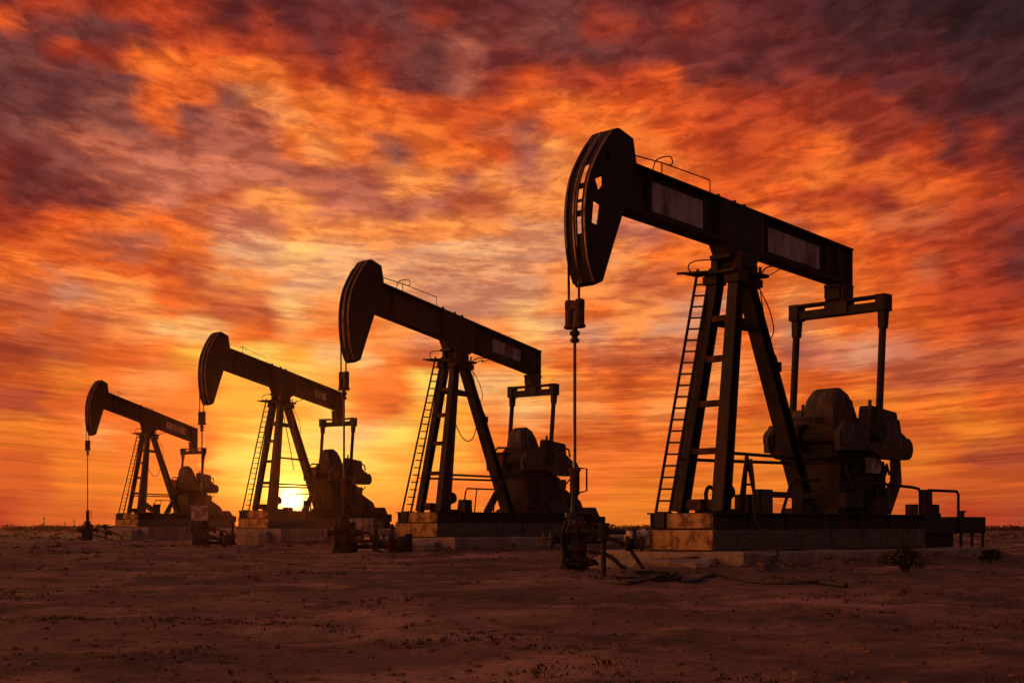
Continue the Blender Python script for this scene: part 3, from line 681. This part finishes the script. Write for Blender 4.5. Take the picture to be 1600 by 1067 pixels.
def grass_patch():
    rnd = random.Random(11); mb = MB(); n = 0
    vs = []; fs = []
    tries = 0
    while n < 3000 and tries < 140000:
        tries += 1
        d = 8*(14 ** rnd.random()); px = rnd.uniform(-60, 1660); x, y = spot(px, d)
        m = noise.noise(Vector((x*.30+5, y*.34, 4.2)))+.6*noise.noise(Vector((x*.9, y*.9, 8)))
        if m < .30 and rnd.random() > .03: continue
        z = ground_z(x, y); n += 1
        hgt = rnd.uniform(.012, .05)*(1.5 if m > .5 else 1)*min(1.7, .4+d/36)
        for k in range(rnd.randint(4, 8)):
            a = rnd.uniform(0, 6.28); r = rnd.uniform(0, .09); lean = rnd.uniform(.2, 1.2)*hgt; w = rnd.uniform(.003, .006)*(1+d/18)
            b = Vector((x+r*math.cos(a), y+r*math.sin(a), z-.01)); t = b+Vector((math.cos(a)*lean, math.sin(a)*lean, hgt*rnd.uniform(.6, 1.2)))
            sd = Vector((-math.sin(a), math.cos(a), 0))*w; i = len(vs); mid = b.lerp(t, .55)+Vector((0, 0, hgt*.12))
            vs += [b-sd, b+sd, mid+sd*.7, mid-sd*.7, t]; fs += [(i, i+1, i+2, i+3), (i+3, i+2, i+4)]
    me = bpy.data.meshes.new('dry_grass'); me.from_pydata(vs, [], fs); me.materials.append(M['grass'])
    o = bpy.data.objects.new('dry_grass', me); COL.objects.link(o); tag(o, 'sparse dry grass tufts scattered over the dirt', 'grass', kind='stuff')
grass_patch()

def stones():
    rnd = random.Random(21); mb = MB()
    ico = bmesh.new(); bmesh.ops.create_icosphere(ico, subdivisions=1, radius=1); ico.verts.ensure_lookup_table()
    bv = [v.co.copy() for v in ico.verts]; bf = [tuple(v.index for v in f.verts) for f in ico.faces]; ico.free(); vs = []; fs = []
    for k in range(4200):
        d = 7.5*(9 ** rnd.random()); px = rnd.uniform(-60, 1660); x, y = spot(px, d)
        s = .005*(6 ** (rnd.random()**2.6))*(1+d/50)*1.2; z = ground_z(x, y); i = len(vs); q = Matrix.Rotation(rnd.uniform(0, 6), 3, 'Z'); sc = (rnd.uniform(.7, 1.5), rnd.uniform(.7, 1.3), rnd.uniform(.4, .8))
        vs += [Vector((x, y, z+s*.15))+q @ Vector((v.x*sc[0], v.y*sc[1], v.z*sc[2]))*s*rnd.uniform(.8, 1.2) for v in bv]; fs += [tuple(i+a for a in f) for f in bf]
    me = bpy.data.meshes.new('gravel'); me.from_pydata(vs, [], fs); me.materials.append(M['stone'])
    o = bpy.data.objects.new('gravel', me); COL.objects.link(o); tag(o, 'loose small stones and clods on the dirt', 'gravel', kind='stuff')
stones()

def rubble():
    rnd = random.Random(51); vs = []; fs = []
    ico = bmesh.new(); bmesh.ops.create_icosphere(ico, subdivisions=1, radius=1); ico.verts.ensure_lookup_table()
    bv = [v.co.copy() for v in ico.verts]; bf = [tuple(v.index for v in f.verts) for f in ico.faces]; ico.free()
    for (ox, oy), rz in PADS[:3]:
        a = R(rz)
        for k in range(420):
            if rnd.random() < .45: u, v = 3.8-abs(rnd.gauss(0, .5)), rnd.uniform(-3, 2.8)
            else: u, v = rnd.uniform(3.5, 18), -2.65-abs(rnd.gauss(0, .45))
            x, y = ox+u*math.cos(a)-v*math.sin(a), oy+u*math.sin(a)+v*math.cos(a)
            sz = .025*(5 ** (rnd.random()**2.5)); z = ground_z(x, y)+sz*.2; i = len(vs); q = Matrix.Rotation(rnd.uniform(0, 6), 3, 'Z')
            sc = (rnd.uniform(.7, 1.7), rnd.uniform(.7, 1.4), rnd.uniform(.4, .9))
            vs += [Vector((x, y, z))+q @ Vector((w.x*sc[0], w.y*sc[1], w.z*sc[2]))*sz*rnd.uniform(.75, 1.25) for w in bv]; fs += [tuple(i+b for b in f) for f in bf]
    me = bpy.data.meshes.new('rubble'); me.from_pydata(vs, [], fs); me.materials.append(M['stone'])
    o = bpy.data.objects.new('rubble', me); COL.objects.link(o); tag(o, 'broken chunks of dirt and concrete along the pad edges', 'rubble', kind='stuff')
rubble()
def treeline():
    rnd = random.Random(31); mb = MB()
    for k in range(1500):
        az = R(rnd.uniform(-27, 27)); d = rnd.uniform(380, 620); x, y = d*math.sin(az), d*math.cos(az)
        h = rnd.uniform(.9, 1.9)+max(0, noise.noise(Vector((az*22, 3, 1))))*2.4*rnd.random()
        leaf_cloud(mb, (x, y, ground_z(x, y)+h*.5), h*rnd.uniform(1.2, 3), h*1.5, h*.6, 26, .55+h*.14, rnd)
    o = mb.build('scrub_treeline', 'leaf'); tag(o, 'low far-off line of scrub along the horizon', 'treeline', kind='stuff')
treeline()
def scrub():
    rnd = random.Random(41); mb = MB()
    for k in range(1800):
        d = 66*(5.2 ** (rnd.random()**.65)); px = rnd.uniform(-120, 1720); x, y = spot(px, d)
        if any(-2 < (x-ox)*math.cos(R(a))+(y-oy)*math.sin(R(a)) < 22 and abs(-(x-ox)*math.sin(R(a))+(y-oy)*math.cos(R(a))) < 4.5 for (ox, oy), a in PADS): continue
        if noise.noise(Vector((x*.05, y*.05, 2))) < -.05: continue
        h = rnd.uniform(.05, .22)*(1+1.6*min(1, max(0, (d-80)/90))); leaf_cloud(mb, (x, y, ground_z(x, y)+h*.35), h*rnd.uniform(1.5, 3.5), h*1.8, h*.6, 22, .10+h*.3, rnd)
    o = mb.build('plain_scrub', 'leaf'); tag(o, 'low dark scrub dotting the plain behind the pump jacks', 'scrub', kind='stuff')
scrub()

# ------------------------------------------------------------------ ground
def build_ground():
    rs = [0]; r = 2.5
    while r < 4500: rs.append(r); r *= 1.012 if r < 130 else (1.03 if r < 700 else 1.12)
    az = []; a = -180.0
    while a < 180: az.append(a); a += .33 if -25 <= a < 25 else 5
    n = len(az); vs = [(0, 0, ground_z(0, 0))]; fs = []
    for r in rs[1:]:
        for a in az: x, y = r*math.sin(R(a)), r*math.cos(R(a)); vs.append((x, y, ground_z(x, y)))
    for k in range(n): fs.append((0, 1+(k+1) % n, 1+k))
    for i in range(len(rs)-2):
        for k in range(n): a, b = 1+i*n+k, 1+i*n+(k+1) % n; fs.append((a, b, b+n, a+n))
    me = bpy.data.meshes.new('ground'); me.from_pydata(vs, [], fs); me.polygons.foreach_set('use_smooth', [True]*len(fs))
    me.materials.append(ground_material()); o = bpy.data.objects.new('ground', me); COL.objects.link(o); tag(o, None, None, kind='structure')
build_ground()

# ------------------------------------------------------------------ world: dusk sky with sunlit cloud decks, all a function of direction
SUN_AZ, SUN_EL = math.degrees(math.atan((455-CX)/F)), math.degrees(math.atan((HY-781)/F))
PAL = dict(K=(50, 31, 38), P=(70, 36, 42), M=(95, 41, 42), N=(120, 52, 50), D=(112, 60, 58), V=(142, 80, 70), W=(176, 96, 76), X=(206, 120, 90),
           Y=(216, 148, 110), Z=(230, 168, 120), R=(152, 56, 40), S=(184, 68, 38), T=(214, 87, 38), O=(232, 106, 42), A=(245, 123, 48), B=(250, 152, 78),
           C=(253, 192, 116), G=(254, 172, 62), H=(255, 212, 96), E=(233, 126, 42), F=(208, 95, 40), J=(168, 72, 48), L=(196, 98, 60))
SKY = [(0, 'NMMRRRRMMMNDDNMMDDNNMMMMMPPKKKKK'),
       (40, 'NSSRSSRMRMNNDRMNVDRRNRNMMPPPKKKK'),
       (80, 'TNDDNSTSSRNRNDWNNDDNNNNMMMPPPKKK'),
       (120, 'DDSROAOAATRTNDWRTRSSTNMMNMMMMPPP'),
       (160, 'DDDDDOOVBAAOOTTTOAOTTTSRRRRMMMPP'),
       (200, 'DDDVVOVWWBAAAATLWOAATTSSSRRRMMPP'),
       (240, 'DVWWWWWWWABAVAATWBAAATSTTORRSMRM'),
       (280, 'NNVWXXXXXWWWBBWBXBAAAOTTOAOOTRRM'),
       (320, 'RMNNWXLLBBXXWXLLBBBBATTOTSSROTSR'),
       (360, 'RRTOAOLXXBBBBBBBYYYXXAAALOOLLSRR'),
       (400, 'STOLWAAZZCZZYZZZYYYBAAAAAOOTSSRN'),
       (440, 'AAOOOSLBBZZCZYYYYBBLLAAAAAOTLSRN'),
       (480, 'LLYBBOFLLCBBBYYYCBABBYYOBAAOTSSR'),
       (520, 'FLFLBCCAOBAABYBBCZYBYYAAYBAOOTST'),
       (560, 'JJLOOAGHHGCCAFBABALLLLBAWXYXLLLL'),
       (600, 'FFEABBAGGHGAAHCCGBAFABBAAOALLLJJ'),
       (640, 'JJFOAAAGGGHAFGGBCBBABBAFAOEEAEOF'),
       (680, 'EEABAAAGHHCCHGGAAFFFAAAEAEEFFEEF'),
       (720, 'FFEEAAAHHHHHGGGAAEAAAAEEEEEEEFJJ'),
       (760, 'FFEEEEAGHHGGGAAAAAAEEEEEEEEFFFFF'),
       (805, 'SFFFEEEAAAAAEEEEEEEEEFFFFFFFFSSJ')]

def build_world():
    w = bpy.data.worlds.new('World'); scene.world = w; w.use_nodes = True; nt = w.node_tree
    for n in list(nt.nodes): nt.nodes.remove(n)
    N = nt.nodes.new; L = nt.links.new
    def math_(op, a, b=None, c=None, clamp=False):
        n = N('ShaderNodeMath'); n.operation = op; n.use_clamp = clamp
        for i, v in enumerate((a, b, c)):
            if v is None: continue
            if isinstance(v, (int, float)): n.inputs[i].default_value = v
            else: L(v, n.inputs[i])
        return n.outputs[0]
    def rng(v, a, b, lo=0, hi=1, smooth=False):
        r = N('ShaderNodeMapRange'); r.inputs['From Min'].default_value = a; r.inputs['From Max'].default_value = b
        r.inputs['To Min'].default_value = lo; r.inputs['To Max'].default_value = hi
        if smooth: r.interpolation_type = 'SMOOTHSTEP'
        L(v, r.inputs['Value']); return r.outputs[0]
    def mix(f, A, B, mode='MIX'):
        x = N('ShaderNodeMix'); x.data_type = 'RGBA'; x.blend_type = mode
        for s, v in (('Factor', f), ('A', A), ('B', B)):
            if isinstance(v, tuple): x.inputs[s].default_value = v
            elif isinstance(v, (int, float)): x.inputs[s].default_value = v
            else: L(v, x.inputs[s])
        return x.outputs['Result']
    out = N('ShaderNodeOutputWorld'); bg = N('ShaderNodeBackground'); L(bg.outputs[0], out.inputs[0])
    tc = N('ShaderNodeTexCoord'); sp = N('ShaderNodeSeparateXYZ'); L(tc.outputs['Generated'], sp.inputs[0])
    x, y, z = sp.outputs
    az = math_('MULTIPLY', math_('ARCTAN2', x, y), 180/math.pi)
    el = math_('MULTIPLY', math_('ARCSINE', z), 180/math.pi)
    # cloud-deck coordinates: streets of cloud that flatten towards the horizon and fan out overhead
    azr = math_('MINIMUM', math_('MAXIMUM', math_('ARCTAN2', x, y), -1.2), 1.2)
    lz = math_('LOGARITHM', math_('ADD', math_('MAXIMUM', z, 0), .085), math.e)
    cyy = math_('SUBTRACT', math_('MULTIPLY', lz, .62), math_('MULTIPLY', math_('MULTIPLY', azr, azr), .5))
    cv = N('ShaderNodeCombineXYZ'); L(azr, cv.inputs[0]); L(cyy, cv.inputs[1])
    def cn(scale, detail, rough, loc=(0, 0, 0), sc=(1, 1, 1), dist=0.0, rot=0):
        mp = N('ShaderNodeMapping'); mp.inputs['Location'].default_value = loc; mp.inputs['Scale'].default_value = sc; mp.inputs['Rotation'].default_value = (0, 0, rot)
        L(cv.outputs[0], mp.inputs[0]); n = N('ShaderNodeTexNoise'); n.inputs['Scale'].default_value = scale
        n.inputs['Detail'].default_value = detail; n.inputs['Roughness'].default_value = rough; n.inputs['Distortion'].default_value = dist
        L(mp.outputs[0], n.inputs['Vector']); return n.outputs[0]
    # wispy displacement of the colour field
    lowk = rng(el, 0, 9, .3, 1)
    warp = lambda big, ab, fine, af: math_('ADD', math_('MULTIPLY', math_('SUBTRACT', big, .5), ab), math_('MULTIPLY', math_('SUBTRACT', fine, .5), af))
    az2 = math_('ADD', az, warp(cn(13, 3, .5, (3, 1, 0), (.8, 1.1, 1), .3), 2.6, cn(44, 7, .56, (2, 6, 0), (.8, 1, 1), .3), 1.5))
    el2 = math_('ADD', el, math_('MULTIPLY', warp(cn(13, 3, .5, (8, 5, 0), (.7, 1.1, 1), .3), 1.7, cn(40, 7, .57, (5, 3, 0), (.7, 1, 1), .3), 1.6), lowk))
    u = rng(az2, -24, 24)
    rows = []
    for py, s in SKY:
        r = N('ShaderNodeValToRGB'); r.color_ramp.interpolation = 'EASE'; els = r.color_ramp.elements
        for i, ch in enumerate(s):
            pos = (math.degrees(math.atan((i*1600/31-CX)/F))+24)/48
            e = els[i] if i < 2 else els.new(pos)
            e.position = pos; e.color = srgb(*PAL[ch])
        L(u, r.inputs[0]); rows.append((math.degrees(math.atan((HY-py)/F)), r.outputs[0]))
    col = rows[-1][1]
    for (e0, c0), (e1, c1) in reversed(list(zip(rows, rows[1:]))):
        col = mix(rng(el2, e1, e0, smooth=True), col, c0)
    # light and shade within the clouds: puffs aloft, long thin bands low down; the shaded bellies are redder
    b1 = cn(46, 9, .62, (1, 9, 0), (.8, 1.2, 1), .35)
    st = cn(34, 7, .60, (4, 2, 0), (.20, 1, 1), .15)
    st2 = cn(80, 5, .58, (6, 3, 0), (.16, 1, 1), .1)
    low = rng(el, 6, 15, 1, .12, True)
    t = math_('ADD', math_('MULTIPLY', math_('SUBTRACT', b1, .5), rng(el, 2, 12, .35, 1)), math_('MULTIPLY', math_('ADD', math_('MULTIPLY', math_('SUBTRACT', st, .5), 1.0), math_('MULTIPLY', math_('SUBTRACT', st2, .5), .5)), low))
    t = rng(t, -.12, .12, 0, 1, True)
    sdv = Vector((math.sin(R(SUN_AZ))*math.cos(R(SUN_EL)), math.cos(R(SUN_AZ))*math.cos(R(SUN_EL)), math.sin(R(SUN_EL))))
    dps = N('ShaderNodeVectorMath'); dps.operation = 'DOT_PRODUCT'; L(tc.outputs['Generated'], dps.inputs[0]); dps.inputs[1].default_value = sdv
    asun = math_('MULTIPLY', math_('ARCCOSINE', math_('MINIMUM', dps.outputs['Value'], .9999999)), 180/math.pi)
    depth = math_('MULTIPLY', rng(el, 0, 5, .45, 1), rng(asun, 4, 15, .5, 1, True))
    shade = mix(depth, (1, 1, 1, 1), (.72, .57, .56, 1)); lit = mix(depth, (1, 1, 1, 1), (1.14, 1.09, 1.0, 1))
    col = mix(1.0, col, mix(t, shade, lit), 'MULTIPLY')
    # a lower deck of small clouds with crisp, sunlit rims
    c3 = cn(30, 13, .60, (7, 2, 0), (.50, 1.15, 1), 0); c4 = cn(7, 3, .5, (2, 7, 0), (.6, 1, 1), 0)
    v3 = math_('ADD', math_('SUBTRACT', c3, .53), math_('MULTIPLY', math_('SUBTRACT', c4, .5), .45))
    body = rng(v3, .0, .055, 0, 1, True); core = rng(v3, .06, .20, 0, 1, True)
    dk = math_('MULTIPLY', rng(el, 1.5, 7, .2, 1), rng(asun, 3, 12, .5, 1, True))
    rim = mix(dk, (1, 1, 1, 1), (1.16, 1.12, 1.0, 1)); belly = mix(dk, (1, 1, 1, 1), (.74, .60, .60, 1)); gap = mix(dk, (1, 1, 1, 1), (.95, .92, .97, 1))
    col = mix(1.0, col, mix(body, gap, mix(core, rim, belly)), 'MULTIPLY')
    # beyond the photographed part: dusk overhead and behind
    col = mix(rng(el, 20.5, 48, smooth=True), col, srgb(108, 76, 76))
    aaz = math_('ABSOLUTE', az)
    side = mix(rng(az, -50, 40), (2.9, .85, .21, 1), srgb(104, 58, 50))
    side = mix(rng(el, 5, 40, smooth=True), side, srgb(108, 76, 76))
    col = mix(rng(aaz, 20, 60, smooth=True), col, side)
    back = mix(rng(el, 0, 35, smooth=True), srgb(122, 84, 82), srgb(104, 76, 80))
    col = mix(rng(aaz, 115, 165, smooth=True), col, back)
    # sun and its glow
    sd = Vector((math.sin(R(SUN_AZ))*math.cos(R(SUN_EL)), math.cos(R(SUN_AZ))*math.cos(R(SUN_EL)), math.sin(R(SUN_EL))))
    dp = N('ShaderNodeVectorMath'); dp.operation = 'DOT_PRODUCT'; L(tc.outputs['Generated'], dp.inputs[0]); dp.inputs[1].default_value = sd
    ang = math_('MULTIPLY', math_('ARCCOSINE', math_('MINIMUM', dp.outputs['Value'], .9999999)), 180/math.pi)
    g = lambda s: math_('EXPONENT', math_('MULTIPLY', math_('POWER', math_('DIVIDE', ang, s), 2), -1))
    def addc(f, c):
        nonlocal col
        col = mix(f, col, (c[0], c[1], c[2], 1), 'ADD')
    addc(g(4.0), (.03, .02, .0)); addc(g(1.9), (.45, .17, .0)); addc(g(.75), (1.9, 1.05, .16)); addc(g(.36), (6, 4.8, 2.4))
    sky = N('ShaderNodeTexSky'); sky.sky_type = 'NISHITA'; sky.sun_disc = False; sky.sun_elevation = R(SUN_EL); sky.sun_rotation = R(SUN_AZ)
    sky.dust_density = 5; sky.air_density = 2
    col = mix(.003, col, sky.outputs[0], 'ADD')
    below = rng(z, -.02, 0)
    col = mix(below, srgb(60, 32, 24), col)
    L(col, bg.inputs['Color']); bg.inputs['Strength'].default_value = 1.0
    w.cycles.sampling_method = 'MANUAL'; w.cycles.sample_map_resolution = 1024
build_world()

s = bpy.data.lights.new('sun', 'SUN'); s.energy = 2.0; s.angle = R(.5); s.color = (1, .36, .11)
so = bpy.data.objects.new('sun', s); COL.objects.link(so)
sd = Vector((math.sin(R(SUN_AZ))*math.cos(R(SUN_EL)), math.cos(R(SUN_AZ))*math.cos(R(SUN_EL)), math.sin(R(SUN_EL))))
so.rotation_euler = sd.to_track_quat('Z', 'Y').to_euler(); so.location = sd*300

# ------------------------------------------------------------------ evening haze
if HAZE:
    hz = MB().bx(-260, 260, -30, 430, -3, 26)
    m = bpy.data.materials.new('evening_haze'); nt = nodes_of(m); o_ = nt.nodes.new('ShaderNodeOutputMaterial'); pv = nt.nodes.new('ShaderNodeVolumePrincipled')
    pv.inputs['Color'].default_value = (.95, .42, .16, 1); pv.inputs['Density'].default_value = .00004; pv.inputs['Anisotropy'].default_value = .9
    nt.links.new(pv.outputs[0], o_.inputs['Volume'])
    o = hz.build('haze', m); tag(o, None, None, kind='stuff')

# ------------------------------------------------------------------ camera and view
c = bpy.data.cameras.new('camera'); co = bpy.data.objects.new('camera', c); COL.objects.link(co)
co.location = (0, 0, EYE); co.rotation_euler = (R(90), 0, 0)
c.sensor_width = 36; c.lens = F/1600*36; c.shift_y = (HY-533.5)/1600; c.clip_end = 9000; c.clip_start = .1
scene.camera = co
vs = scene.view_settings; vs.view_transform = 'Standard'; vs.look = 'None'; vs.exposure = 0; vs.gamma = 1; vs.use_curve_mapping = False
scene.cycles.use_denoising = True
scene.cycles.volume_bounces = 0
scene.cycles.max_bounces = 6
